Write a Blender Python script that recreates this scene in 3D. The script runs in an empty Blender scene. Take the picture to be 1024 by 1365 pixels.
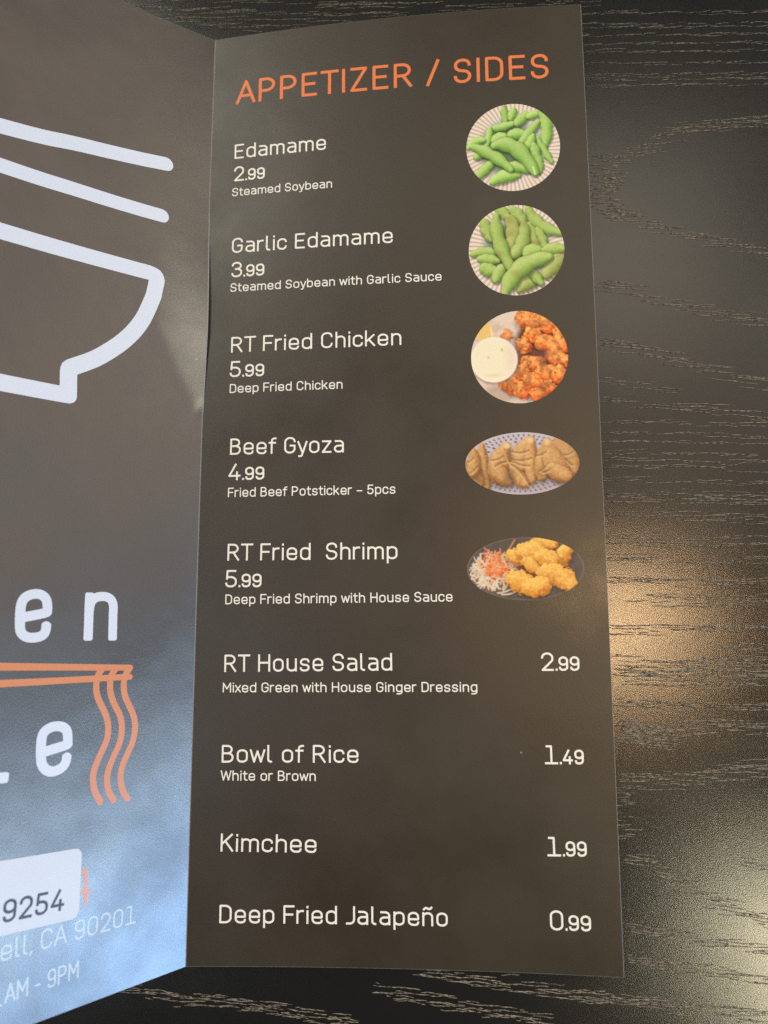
# A folded restaurant menu lying on a black wood grain table top.
# All lengths below are millimetres; they are scaled to metres when meshes are made.
import bpy, math, random
import numpy as np
from mathutils import Matrix, Vector
from mathutils.geometry import delaunay_2d_cdt

SC = bpy.context.scene
COL = SC.collection
MM = 0.001
LIFT = 2.0            # the crease of the menu sits this far above the table (z = 0)

# ------------------------------------------------------------------ camera
CAM_ROT = (-0.1540746948578648, 0.06876421161975728, -0.010063370393863121)
CAM_LOC = (55.51358339454162, 71.4410757271565, 175.9902837755042 + LIFT)


def rodrigues(r):
    r = np.array(r); th = np.linalg.norm(r); k = r / th
    K = np.array([[0, -k[2], k[1]], [k[2], 0, -k[0]], [-k[1], k[0], 0]])
    return np.eye(3) + math.sin(th) * K + (1 - math.cos(th)) * K @ K


Rc = rodrigues(CAM_ROT) @ np.diag([1.0, -1.0, -1.0])
cam_data = bpy.data.cameras.new('camera')
cam = bpy.data.objects.new('camera', cam_data); COL.objects.link(cam)
m = Matrix.Identity(4)
for i in range(3):
    m[i][0] = Rc[0][i]; m[i][1] = -Rc[1][i]; m[i][2] = -Rc[2][i]; m[i][3] = CAM_LOC[i] * MM
cam.matrix_world = m
cam_data.sensor_fit = 'HORIZONTAL'; cam_data.sensor_width = 36.0
cam_data.lens = 36.0 * 1025.0 / 1024.0
cam_data.clip_start = 0.005; cam_data.clip_end = 30.0
cam_data.dof.use_dof = True
cam_data.dof.focus_distance = 0.176
cam_data.dof.aperture_fstop = 20.0
SC.camera = cam

# ------------------------------------------------------------------ light
world = bpy.data.worlds.new('World'); SC.world = world; world.use_nodes = True
wn = world.node_tree.nodes; wl = world.node_tree.links
bg = wn['Background']
bg.inputs[0].default_value = (0.4, 0.7, 1.0, 1); bg.inputs[1].default_value = 0.035


def lamp(name, az, el, dist, sx, sy, power, color, at=(50, 100, 0)):
    d = bpy.data.lights.new(name, 'AREA'); d.shape = 'RECTANGLE'; d.size = sx; d.size_y = sy
    d.energy = power; d.color = color
    o = bpy.data.objects.new(name, d); COL.objects.link(o)
    a = math.radians(az); e = math.radians(el); t = Vector(at) * MM
    o.location = t + dist * Vector((math.cos(a) * math.cos(e), math.sin(a) * math.cos(e), math.sin(e)))
    o.rotation_euler = (t - o.location).to_track_quat('-Z', 'Y').to_euler()
    return o


lamp('window_daylight', -25, 6, 2.2, 0.7, 0.5, 30, (0.32, 0.575, 1.0), (-10, 20, 20))
lamp('window_upper_pane', -14, 15, 2.2, 0.5, 0.5, 12.2, (0.62, 0.81, 1.0), (-15, 30, 25))
lamp('bright_wall', 28, 20, 2.2, 2.0, 0.9, 9.5, (1.0, 0.78, 0.61), (-20, 120, 20))
lamp('fill_right', 22, 42, 2.2, 0.9, 0.5, 12.5, (1.0, 0.92, 0.74), (-5, 140, 5))  # added fill without a known source, lightens the dent and upper cover
lamp('ceiling_lamp_warm', 0, 78, 1.7, 0.13, 0.28, 4.5, (1.0, 0.64, 0.33), (96, 74, 0))
lamp('window_high', -42, 59, 2.2, 0.30, 0.40, 8.2, (1.0, 0.90, 0.60), (136, -2, 0))
lamp('ceiling_glow', 55, 66, 2.3, 1.2, 0.9, 2.4, (1.0, 0.83, 0.62), (110, 140, 0))
lamp('fill_ahead', 84, 61, 2.3, 1.5, 0.7, 3.6, (1.0, 0.90, 0.72), (70, 150, 0))  # added fill beyond the far end, lifts the tone of the page
lamp('room_light_behind', -165, 61, 2.3, 0.8, 1.3, 6.0, (0.92, 0.95, 1.0), (5, 60, 0))
lamp('room_light_left', 144, 44, 2.3, 1.5, 1.2, 24, (1.0, 0.955, 0.80), (15, 180, 0))

SC.view_settings.view_transform = 'Standard'; SC.view_settings.look = 'None'
SC.view_settings.exposure = 0.0; SC.view_settings.gamma = 1.0
SC.view_settings.use_curve_mapping = False
SC.render.engine = 'CYCLES'
SC.cycles.use_denoising = False
SC.cycles.max_bounces = 6


# ------------------------------------------------------------------ materials
def lin(r, g, b):
    f = lambda c: (c / 255 / 12.92) if c <= 10 else ((c / 255 + 0.055) / 1.055) ** 2.4
    return np.array([f(r), f(g), f(b)])


def material(name, color, rough, spec=0.5):
    mt = bpy.data.materials.new(name); mt.use_nodes = True
    b = mt.node_tree.nodes['Principled BSDF']
    b.inputs['Base Color'].default_value = (*color, 1); b.inputs['Roughness'].default_value = rough
    b.inputs['Specular IOR Level'].default_value = spec
    return mt, mt.node_tree.nodes, mt.node_tree.links, b


def noise(n, l, coord, scale, detail=3, rough=0.55):
    t = n.new('ShaderNodeTexNoise'); t.inputs['Scale'].default_value = scale
    t.inputs['Detail'].default_value = detail; t.inputs['Roughness'].default_value = rough
    l.new(coord, t.inputs['Vector']); return t.outputs['Fac']


def maprange(n, l, src, a, b, c, d):
    t = n.new('ShaderNodeMapRange'); l.new(src, t.inputs[0])
    for i, v in enumerate((a, b, c, d)): t.inputs[i + 1].default_value = v
    return t.outputs[0]


def bump(n, l, b, height, strength, dist, prev=None):
    t = n.new('ShaderNodeBump'); t.inputs['Strength'].default_value = strength
    t.inputs['Distance'].default_value = dist; l.new(height, t.inputs['Height'])
    if prev: l.new(prev, t.inputs['Normal'])
    l.new(t.outputs[0], b.inputs['Normal']); return t.outputs[0]


def print_film(name, color, rough, spec, specks=False, bump_s=0.12, wave=0.0):
    """Ink under a satin laminate: faint smudges in the gloss, a very fine tooth."""
    mt, n, l, b = material(name, color, rough, spec)
    co = n.new('ShaderNodeTexCoord').outputs['Object']
    sm = noise(n, l, co, 38, 4)
    l.new(maprange(n, l, sm, 0.3, 0.7, rough - 0.06, rough + 0.08), b.inputs['Roughness'])
    pv = bump(n, l, b, noise(n, l, co, 30, 3, 0.6), 1.0, wave) if wave else None
    bump(n, l, b, noise(n, l, co, 2600, 2), bump_s, 0.00012, pv)
    if specks:
        v = n.new('ShaderNodeTexVoronoi'); v.inputs['Scale'].default_value = 95; l.new(co, v.inputs['Vector'])
        v.inputs['Randomness'].default_value = 1.0
        dot = maprange(n, l, v.outputs['Distance'], 0.016, 0.03, 1, 0)
        s2 = n.new('ShaderNodeSeparateColor'); l.new(v.outputs['Color'], s2.inputs[0])
        pick = maprange(n, l, s2.outputs[0], 0.82, 0.83, 0, 1)
        mu = n.new('ShaderNodeMath'); mu.operation = 'MULTIPLY'; l.new(dot, mu.inputs[0]); l.new(pick, mu.inputs[1])
        mu2 = n.new('ShaderNodeMath'); mu2.operation = 'MULTIPLY'; l.new(mu.outputs[0], mu2.inputs[0]); mu2.inputs[1].default_value = 0.35
        mx = n.new('ShaderNodeMix'); mx.data_type = 'RGBA'; l.new(mu2.outputs[0], mx.inputs[0])
        mx.inputs[6].default_value = (*color, 1); mx.inputs[7].default_value = (0.5, 0.48, 0.44, 1)
        l.new(mx.outputs[2], b.inputs['Base Color'])
    return mt


BLACK = print_film('printed_black', (0.031, 0.023, 0.0145), 0.36, 0.70, True, 0.10, 0.00012)
COVER = print_film('printed_black_cover', (0.028, 0.023, 0.019), 0.32, 1.0, True, 0.12, 0.00028)
WHITE = print_film('printed_white', (0.91, 0.90, 0.87), 0.45, 0.6)
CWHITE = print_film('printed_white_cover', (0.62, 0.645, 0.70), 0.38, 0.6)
ORANGE = print_film('printed_orange', (0.80, 0.20, 0.06), 0.45, 0.6)
CGLARE = print_film('printed_white_glare', (0.46, 0.53, 0.56), 0.38, 0.6)  # same white ink, its colour dulled to grey-cyan to imitate glare
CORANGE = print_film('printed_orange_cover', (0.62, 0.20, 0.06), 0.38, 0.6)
PAPER = material('paper_core', (0.26, 0.245, 0.22), 0.8, 0.3)[0]
STICKER = print_film('sticker_white', (0.62, 0.645, 0.70), 0.5, 0.4)
STICKER_INK = material('sticker_ink', (0.055, 0.06, 0.10), 0.5, 0.4)[0]


def photo_material():
    mt, n, l, b = material('printed_photo', (1, 1, 1), 0.42, 0.5)
    a = n.new('ShaderNodeAttribute'); a.attribute_name = 'ink'; l.new(a.outputs['Color'], b.inputs['Base Color'])
    return mt


PHOTO = photo_material()


def table_material():
    mt, n, l, b = material('black_laminate', (0.010, 0.0095, 0.009), 0.19, 0.9)
    co = n.new('ShaderNodeTexCoord').outputs['Object']
    fine = noise(n, l, co, 4200, 1, 0.6)
    mp = n.new('ShaderNodeMapping'); l.new(co, mp.inputs[0]); mp.inputs['Scale'].default_value = (0.25, 1, 1)
    l.new(maprange(n, l, noise(n, l, mp.outputs[0], 60, 4), 0.3, 0.7, 0.18, 0.215), b.inputs['Roughness'])
    bump(n, l, b, fine, 0.12, 0.00012)
    return mt


TABLE = table_material()


def pore_material():
    """The pale dusty lip of an open pore, patchy along its length."""
    mt, n, l, b = material('pore_lip', (0.19, 0.168, 0.138), 0.5, 0.4)
    co = n.new('ShaderNodeTexCoord').outputs['Object']
    r = n.new('ShaderNodeValToRGB'); l.new(noise(n, l, co, 1100, 2, 0.7), r.inputs[0])
    e = r.color_ramp.elements
    e[0].position = 0.36; e[0].color = (0.045, 0.040, 0.033, 1); e[1].position = 0.62; e[1].color = (0.30, 0.265, 0.215, 1)
    l.new(r.outputs[0], b.inputs['Base Color']); return mt


PORE = pore_material()
GROOVE_SHADE = material('pore_groove_shade', (0.009, 0.008, 0.007), 0.8, 0.2)[0]  # groove's shade painted as a dark matte strip beside each pale lip


# ------------------------------------------------------------------ mesh helpers
def link_mesh(name, verts, faces, mats, parent=None, origin=(0, 0, 0), mat_idx=None, smooth=True):
    me = bpy.data.meshes.new(name)
    o3 = np.array(origin, float)
    me.from_pydata([tuple((np.array(v, float) - o3) * MM) for v in verts], [], faces)
    for mt in (mats if isinstance(mats, (list, tuple)) else [mats]): me.materials.append(mt)
    if mat_idx is not None: me.polygons.foreach_set('material_index', mat_idx)
    me.polygons.foreach_set('use_smooth', [smooth] * len(me.polygons))
    me.update()
    o = bpy.data.objects.new(name, me); COL.objects.link(o)
    if parent is not None: o.parent = parent
    else: o.location = o3 * MM
    return o


# the two visible panels as surfaces; u, s = distance from the crease, v = height up the page
W, H = 93.1, 224.34
QT, QB0, QB1, QC, QD = 4.58361828, -1.50993095, 4.12573455, 0.76014515, -0.91220546


def page_z(u, v):
    a = u / W; b = v / H
    return QT * a * b + (QB0 + QB1 * b + QD * b * b) * 4 * a * (1 - a) + QC * 4 * b * (1 - b)


def page_pt(u, v): return np.array([u, v, page_z(u, v) + LIFT])


def dent(s, v):
    """The buckle beside the crease, where the cover stock has popped away from the fold."""
    if v < 119.5 or v > 190: return 0.0
    sb = 12.5 * min(1.0, max(0.0, (v - 121.5) / 22.0)) ** 0.85
    fade = 1 - max(0.0, min(1.0, (v - 146) / 34.0)); fade = fade * fade * (3 - 2 * fade)
    x = max(0.0, sb - s)
    h = 1.1 * DENT * x * x / (x + 2.2) * fade
    # a sharp second fold low down, beside the crease
    x2 = max(0.0, 1 - math.hypot((s - 0.4) / 3.2, (v - 125.5 + 0.9 * s) / 2.6))
    return h + 0.22 * x2 * x2


DENT = 0.11


def cover_raw(s, v):
    b = v / H; th = math.radians(52 - 20 * b + 0.2 * b * s); zc = QC * 4 * b * (1 - b)
    return np.array([-s * math.cos(th), v, zc + s * math.sin(th) + LIFT])


def cover_pt(s, v):
    p = cover_raw(s, v); h = dent(s, v)
    if h: 
        th = math.radians(52 - 20 * v / H)
        p = p + h * np.array([math.sin(th), 0, math.cos(th)])
    return p


def normal(S, a, b):
    e = 0.05
    n = np.cross(S(a + e, b) - S(a - e, b), S(a, b + e) - S(a, b - e)); n /= np.linalg.norm(n)
    return n if n[2] > 0 else -n


MENU_AT = np.array([0.0, 0.5 * H, 0.0])


def sheet(name, S, a0, a1, b0, b1, na, nb, thick, mat, parent):
    rim = 0.09
    fold = 0.30 if name == 'cover_panel' else rim          # the printed film has worn off the fold
    A = np.r_[a0, np.linspace(a0 + fold, a1 - rim, na - 2), a1]; B = np.r_[b0, np.linspace(b0 + rim, b1 - rim, nb - 2), b1]
    top = []; bot = []
    for jb, b in enumerate(B):
        for ia, a in enumerate(A):
            p = S(a, b); edge = jb in (0, nb - 1) or ia in (0, na - 1)
            top.append(p - (0.07 * normal(S, a, b) if edge else 0)); bot.append(p - thick * normal(S, a, b))
    k = na * nb; faces = []; mi = []
    flip = np.cross(S(a1, b0) - S(a0, b0), S(a0, b1) - S(a0, b0))[2] < 0
    idx = lambda i, j: j * na + i
    for j in range(nb - 1):
        for i in range(na - 1):
            q = [idx(i, j), idx(i + 1, j), idx(i + 1, j + 1), idx(i, j + 1)]
            if flip: q = q[::-1]
            faces.append(q); mi.append(1 if i in (0, na - 2) or j in (0, nb - 2) else 0); faces.append([x + k for x in q[::-1]]); mi.append(0)
    ring = [idx(i, 0) for i in range(na)] + [idx(na - 1, j) for j in range(1, nb)] + \
           [idx(i, nb - 1) for i in range(na - 2, -1, -1)] + [idx(0, j) for j in range(nb - 2, 0, -1)]
    for x, y in zip(ring, ring[1:] + ring[:1]):
        q = [x, x + k, y + k, y]
        faces.append(q if not flip else q[::-1]); mi.append(1)
    o = link_mesh(name, top + bot, faces, [mat, PAPER], parent, MENU_AT, mi)
    for p in o.data.polygons:
        if p.material_index == 1: p.use_smooth = False
    # keep the face shading crisp at the cut edge
    me = o.data
    sharp = {tuple(sorted((x, y))) for x, y in zip(ring, ring[1:] + ring[:1])} | \
            {tuple(sorted((x + k, y + k))) for x, y in zip(ring, ring[1:] + ring[:1])}
    for e in me.edges:
        if tuple(sorted(e.vertices)) in sharp: e.use_edge_sharp = True
    return o


# ------------------------------------------------------------------ strokes -> flat ink shapes
def fillet(pts, closed=False):
    """pts: (x, y[, r]); returns the polyline with rounded corners."""
    n = len(pts); out = []
    for i, p in enumerate(pts):
        r = p[2] if len(p) > 2 else 0
        if r == 0 or (not closed and i in (0, n - 1)):
            out.append((p[0], p[1])); continue
        c = np.array(p[:2], float); a = np.array(pts[i - 1][:2], float); d = np.array(pts[(i + 1) % n][:2], float)
        ua = (a - c); la = np.linalg.norm(ua); ua /= la; ud = (d - c); ld = np.linalg.norm(ud); ud /= ld
        ang = math.acos(max(-1, min(1, ua @ ud)))
        t = min(r / math.tan(ang / 2), la * 0.999, ld * 0.999); rr = t * math.tan(ang / 2)
        cen = c + (ua + ud) / np.linalg.norm(ua + ud) * rr / math.sin(ang / 2)
        p0 = c + ua * t; p1 = c + ud * t
        a0 = math.atan2(*(p0 - cen)[::-1]); a1 = math.atan2(*(p1 - cen)[::-1]); da = (a1 - a0 + math.pi) % (2 * math.pi) - math.pi
        ns = max(3, int(abs(da) / 0.26))
        for k in range(ns + 1):
            th = a0 + da * k / ns; out.append((cen[0] + rr * math.cos(th), cen[1] + rr * math.sin(th)))
    if closed: out.append(out[0])
    return out


def spline(pts, n=5):
    """Catmull-Rom through traced points."""
    P = [np.array(p, float) for p in pts]; P = [2 * P[0] - P[1]] + P + [2 * P[-1] - P[-2]]; out = []
    for i in range(1, len(P) - 2):
        a, b, c, d = P[i - 1:i + 3]
        for k in range(n):
            t = k / n
            out.append(tuple(0.5 * (2 * b + (c - a) * t + (2 * a - 5 * b + 4 * c - d) * t * t + (3 * b - a - 3 * c + d) * t ** 3)))
    out.append(tuple(P[-2])); return out


def ink(polys_in):
    """polys_in: list of (polyline, width or (w0, w1), cap). Returns verts2d, triangles of their union."""
    V = []; F = []

    def add(poly):
        if len(poly) < 3: return
        area = sum(poly[i - 1][0] * poly[i][1] - poly[i][0] * poly[i - 1][1] for i in range(len(poly)))
        if abs(area) < 1e-9: return
        if area < 0: poly = poly[::-1]
        F.append(list(range(len(V), len(V) + len(poly)))); V.extend(Vector((float(x), float(y))) for x, y in poly)

    for line, w, cap in polys_in:
        n = len(line); w0, w1 = w if isinstance(w, tuple) else (w, w)
        ws = [w0 + (w1 - w0) * i / max(1, n - 1) for i in range(n)]
        closed = n > 2 and abs(line[0][0] - line[-1][0]) + abs(line[0][1] - line[-1][1]) < 1e-6
        for i in range(n - 1):
            a = np.array(line[i], float); b = np.array(line[i + 1], float); d = b - a; L = np.linalg.norm(d)
            if L < 1e-6: continue
            d /= L; nn = np.array([-d[1], d[0]]); ha, hb = ws[i] / 2, ws[i + 1] / 2
            add([a + nn * ha, a - nn * ha, b - nn * hb, b + nn * hb])
        for i in range(n):
            end = (i in (0, n - 1)) and not closed
            h = ws[i] / 2; c = np.array(line[i], float)
            if end and cap == 'flat': continue
            if end and cap == 'square':
                d = c - np.array(line[1 if i == 0 else n - 2], float); d /= np.linalg.norm(d); nn = np.array([-d[1], d[0]]); q0 = c - d * h * .2
                add([q0 + nn * h, q0 - nn * h, c + d * h * .92 - nn * h, c + d * h * .92 + nn * h]); continue
            if end and cap == 'soft':                   # squared end with small rounded corners
                d = c - np.array(line[1 if i == 0 else n - 2], float); d /= np.linalg.norm(d); nn = np.array([-d[1], d[0]])
                r = h * 0.45; pts = []
                for sgn, st in ((1, 0), (-1, math.pi / 2)):
                    cc = c + nn * sgn * (h - r)
                    for k in range(5):
                        th = math.pi / 2 * k / 4
                        pts.append(cc + nn * sgn * r * (math.cos(th) if sgn > 0 else math.sin(th)) + d * r * (math.sin(th) if sgn > 0 else math.cos(th)))
                add(pts); continue
            m_ = 20 if end else 12
            add([(c[0] + h * 1.0 * math.cos(2 * math.pi * k / m_ + 0.013 * i), c[1] + h * math.sin(2 * math.pi * k / m_ + 0.013 * i)) for k in range(m_)])
    r = delaunay_2d_cdt(V, [], F, 0, 1e-6)
    verts = [(v.x, v.y) for v in r[0]]
    tris = [f for f, src in zip(r[2], r[5]) if len(src)]
    return verts, tris


GLYPHS = {
    'A': (.62, '0,0 .31,1 .62,0|.11,.32 .51,.32'),
    'B': (.5, '0,0 0,1 .45,1,.22 .45,.53,.22 0,.53|.2,.53 .5,.53,.24 .5,0,.24 0,0'),
    'C': (.52, '.52,.76 .52,1,.26 0,1,.26 0,0,.26 .52,0,.26 .52,.24'),
    'D': (.52, '0,0 0,1 .52,1,.28 .52,0,.28 0,0z'),
    'E': (.46, '.46,1 0,1 0,0 .46,0|0,.52 .4,.52'),
    'F': (.46, '.46,1 0,1 0,0|0,.5 .4,.5'),
    'G': (.52, '.52,.76 .52,1,.26 0,1,.26 0,0,.26 .52,0,.26 .52,.48 .29,.48'),
    'H': (.54, '0,0 0,1|0,.52 .54,.52|.54,0 .54,1'),
    'I': (0, '0,0 0,1'),
    'J': (.36, '.36,1 .36,0,.24 0,0'),
    'K': (.52, '0,0 0,1|.49,1 .02,.42|.17,.6 .52,0'),
    'M': (.64, '0,0 0,1 .32,.34 .64,1 .64,0'),
    'P': (.5, '0,0 0,1 .5,1,.27 .5,.45,.27 0,.45'),
    'R': (.54, '0,0 0,1 .5,1,.25 .5,.48,.25 0,.48|.27,.48 .54,0'),
    'S': (.5, '.49,.78 .49,1,.24 .01,1,.24 .01,.54,.22 .5,.46,.22 .5,0,.25 0,0,.25 0,.22'),
    'T': (.56, '0,1 .56,1|.28,0 .28,1'),
    'W': (.84, '0,1 .2,0 .42,.95 .64,0 .84,1'),
    'Z': (.5, '0,1 .5,1 0,0 .5,0'),
    'a': (.44, '.04,.72 .44,.72,.2 .44,0|.44,.41 0,.41,.2 0,0,.2 .44,0,.2 .44,.2'),
    'b': (.46, '0,0,.22 .46,0,.22 .46,.72,.22 0,.72,.22z|0,1 0,0'),
    'c': (.44, '.44,.54 .44,.72,.2 0,.72,.22 0,0,.22 .44,0,.2 .44,.18'),
    'd': (.46, '0,0,.22 .46,0,.22 .46,.72,.22 0,.72,.22z|.46,1 .46,0'),
    'e': (.46, '.02,.34 .46,.34 .46,.72,.22 0,.72,.22 0,0,.22 .46,0,.2 .46,.15'),
    'f': (.34, '.34,1 .13,1,.17 .13,0|0,.7 .32,.7'),
    'g': (.46, '0,0,.22 .46,0,.22 .46,.72,.22 0,.72,.22z|.46,.72 .46,-.27,.22 .04,-.27'),
    'h': (.44, '0,0 0,1|0,.45 0,.72,.22 .44,.72,.22 .44,0'),
    'i': (0, '0,0 0,.71|0,.95 0,.98'),
    'k': (.44, '0,0 0,1|.41,.72 .02,.28|.15,.42 .44,0'),
    'l': (.15, '0,1 0,0,.15 .15,0'),
    'm': (.76, '0,0 0,.72|0,.48 0,.72,.19 .38,.72,.19 .38,0|.38,.48 .38,.72,.19 .76,.72,.19 .76,0'),
    'n': (.44, '0,0 0,.72|0,.45 0,.72,.22 .44,.72,.22 .44,0'),
    '\u00f1': (.44, '0,0 0,.72|0,.45 0,.72,.22 .44,.72,.22 .44,0|.03,.95 .13,1.06,.07 .31,.95,.07 .41,1.06'),
    'o': (.46, '0,0,.22 .46,0,.22 .46,.72,.22 0,.72,.22z'),
    'p': (.46, '0,0,.22 .46,0,.22 .46,.72,.22 0,.72,.22z|0,.72 0,-.27'),
    'r': (.28, '0,0 0,.72|0,.4 0,.72,.22 .28,.72'),
    's': (.42, '.41,.57 .41,.72,.18 .01,.72,.18 .01,.39,.16 .42,.33,.16 .42,0,.18 0,0,.18 0,.15'),
    't': (.32, '.12,.95 .12,0,.16 .32,0|0,.71 .31,.71'),
    'u': (.44, '0,.72 0,0,.22 .44,0,.22 .44,.27|.44,.72 .44,0'),
    'w': (.68, '0,.72 .17,0 .34,.66 .51,0 .68,.72'),
    'x': (.42, '0,.72 .42,0|.42,.72 0,0'),
    'y': (.46, '0,.72 .23,.03|.46,.72 .2,-.24,.09 .06,-.25'),
    'z': (.42, '0,.72 .42,.72 0,0 .42,0'),
    '0': (.5, '0,0,.25 .5,0,.25 .5,1,.25 0,1,.25z'),
    '1': (.56, '.06,1 .28,1 .28,0|0,0 .56,0'),
    '2': (.5, '0,.75 0,1,.25 .49,1,.25 .49,.58,.16 .01,0 .5,0'),
    '3': (.48, '.01,.8 .01,1,.23 .46,1,.23 .46,.54,.21 .18,.54|.18,.54 .49,.54,.23 .49,0,.26 0,0,.26 0,.2'),
    '4': (.54, '.33,1 0,.24 .54,.24|.4,.48 .4,0'),
    '5': (.48, '.44,1 .05,1 .03,.5|.03,.5 .06,.6,.05 .48,.61,.26 .48,0,.25 0,0,.25 0,.19'),
    '9': (.48, '0,.42,.23 .48,.42,.23 .48,1,.24 0,1,.24z|.48,.7 .48,0,.24 .02,0,.22 .02,.17'),
    '.': (.03, '0,0 0,.03'), ',': (.06, '.05,.03 .01,-.12'), '-': (.28, '0,.37 .28,.37'),
    '\u2013': (.42, '0,.37 .42,.37'), '/': (.36, '0,-.04 .36,1.06'),
}
BEAR = {'T': .07, 'A': .07, 'W': .06, 'y': .06, 'w': .06, 'x': .05, 'k': .02, 'f': .05, 't': .05, 'r': .03, 'K': .03, 'F': .03, 'J': .04, '/': .02, 'c': .02, 'z': .02}
GAP, SPACE = 0.255, 0.33


def parse(g):
    res = []
    for st in g.split('|'):
        closed = st.endswith('z'); st = st.rstrip('z')
        res.append(fillet([tuple(float(x) for x in p.split(',')) for p in st.split()], closed))
    return res


def text_strokes(text, width, cap, gap=GAP, small_tail=False):
    """Stroke centre lines of a line of text, in mm, fitted to the measured width."""
    h = cap
    items = []; x = 0.0
    for i, ch in enumerate(text):
        if ch == ' ': x += SPACE; continue
        sc = 0.755 if (small_tail and i > 0) else 1.0
        w, g = GLYPHS[ch]
        if ch in '.,' : x -= 0.07 * sc
        bear = BEAR.get(ch, 0) * sc; x -= bear if i else 0
        items.append((parse(g), x, sc)); x += w * sc + gap * (0.92 if small_tail else 1) * sc - (bear if i < len(text) - 1 else 0)
        if ch in '.,' : x -= 0.07 * sc
    total = x - gap * sc
    fx = width / total
    return [([(px * sc * fx + ox * fx, py * sc * h) for px, py in st]) for strokes, ox, sc in items for st in strokes]


def ink_object(name, shapes, S, to_uv, mat, parent, eps=0.025, extra=None):
    v2, f = ink(shapes)
    verts = []
    for x, y in v2:
        a, b = to_uv(x, y); verts.append(S(a, b) + eps * normal(S, a, b))
    # faces face the viewer
    fl = []
    for t in f:
        n = np.cross(verts[t[1]] - verts[t[0]], verts[t[2]] - verts[t[0]])
        fl.append(list(t) if n[2] > 0 else list(t)[::-1])
    return link_mesh(name, verts, fl, mat, parent, MENU_AT, smooth=False)


def text_object(name, text, cap, p0, p1, S, mat, parent, weight, flip=1, small_tail=False, cap_style='square', gap=GAP):
    p0 = np.array(p0); p1 = np.array(p1); d = p1 - p0; L = np.linalg.norm(d); d = d / L
    per = np.array([-d[1], d[0]]) * flip
    w = weight
    strokes = text_strokes(text, L - w, cap - w, gap, small_tail)
    uv = lambda x, y: tuple(p0 + d * (x + w / 2) + per * (y + w / 2))
    return ink_object(name, [(s, w, cap_style) for s in strokes], S, uv, mat, parent)



# ------------------------------------------------------------------ measured layout
ROWS = [
    ('heading', 'APPETIZER / SIDES', 6.6, (6.09, 204.7), (84.54, 204.65)),
    ('dish_name', 'Edamame', 3.95, (6.12, 189.45), (29.62, 189.65)),
    ('price', '2.99', 4.0, (6.13, 183.29), (14.04, 183.31)),
    ('dish_description', 'Steamed Soybean', 2.25, (5.79, 179.22), (31.2, 179.33)),
    ('dish_name', 'Garlic Edamame', 3.95, (6.13, 164.01), (46.07, 163.93)),
    ('price', '3.99', 4.0, (6.19, 157.62), (14.4, 157.63)),
    ('dish_description', 'Steamed Soybean with Garlic Sauce', 2.25, (6.01, 153.85), (57.63, 153.77)),
    ('dish_name', 'RT Fried Chicken', 3.95, (6.59, 138.28), (47.92, 138.27)),
    ('price', '5.99', 4.0, (6.42, 132.12), (14.82, 132.03)),
    ('dish_description', 'Deep Fried Chicken', 2.25, (6.52, 128.15), (33.91, 128.16)),
    ('dish_name', 'Beef Gyoza', 3.95, (6.98, 112.99), (34.23, 112.79)),
    ('price', '4.99', 4.0, (6.74, 106.81), (15.31, 106.85)),
    ('dish_description', 'Fried Beef Potsticker – 5pcs', 2.25, (6.73, 102.81), (46.22, 102.79)),
    ('dish_name', 'RT Fried  Shrimp', 3.95, (6.98, 87.86), (46.57, 87.73)),
    ('price', '5.99', 4.0, (6.64, 81.7), (15.06, 81.66)),
    ('dish_description', 'Deep Fried Shrimp with House Sauce', 2.25, (6.74, 77.81), (58.88, 78.05)),
    ('dish_name', 'RT House Salad', 3.9, (6.88, 62.5), (45.17, 62.79)),
    ('price', '2.99', 4.0, (78.11, 62.72), (86.28, 62.75)),
    ('dish_description', 'Mixed Green with House Ginger Dressing', 2.2, (6.65, 57.98), (64.01, 58.16)),
    ('dish_name', 'Bowl of Rice', 3.85, (6.76, 42.63), (37.51, 42.74)),
    ('price', '1.49', 4.0, (78.22, 42.84), (86.46, 42.88)),
    ('dish_description', 'White or Brown', 2.2, (6.62, 38.77), (27.99, 38.77)),
    ('dish_name', 'Kimchee', 3.8, (6.96, 23.71), (28.18, 23.57)),
    ('price', '1.99', 4.0, (78.16, 23.75), (86.37, 23.87)),
    ('dish_name', 'Deep Fried Jalapeño', 3.8, (7.02, 8.86), (56.65, 8.85)),
    ('price', '0.99', 4.05, (78.28, 8.78), (86.68, 8.85)),
]
RIM1 = [(67.7, 172.12), (57.21, 175.22), (48.6, 177.27), (39.35, 179.27), (31.19, 181.24), (11.4, 184.68)]
RIM2 = [(67.18, 165.69), (56.65, 167.3), (48.03, 168.28), (38.79, 169.07), (30.62, 169.76), (11.9, 170.72)]
BOWL = [(66.04, 151.24), (55.63, 152.72), (47.13, 153.62), (36.41, 154.29), (24.84, 154.88), (14.25, 155.26), (12.88, 155.01), (12.48, 154.17), (13.14, 149.91), (14.11, 146.92), (15.34, 143.7), (16.75, 141.03), (18.51, 138.48), (20.59, 136.05), (22.65, 134.02), (24.86, 132.06), (27.12, 130.37), (30.77, 128.1), (31.47, 127.51), (31.59, 126.72), (31.43, 121.62), (32.22, 121.53), (45.2, 121.21), (53.5, 120.9), (63.67, 120.51)]
E1 = [(38.09, 74.56), (34.06, 75.45), (33.6, 75.94), (33.65, 77.1), (33.96, 78.21), (34.66, 78.9), (35.53, 79.18), (36.44, 79.15), (37.51, 78.78), (38.34, 78.06), (38.77, 76.81), (38.84, 74.63), (38.73, 72.46), (38.48, 71.63), (37.84, 70.94), (36.82, 70.6), (35.84, 70.59), (34.76, 70.8), (34.04, 71.31), (33.71, 72.09), (33.65, 73.12)]
N1 = [(24.99, 79.38), (25.0, 76.7), (24.97, 70.31)]
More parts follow.
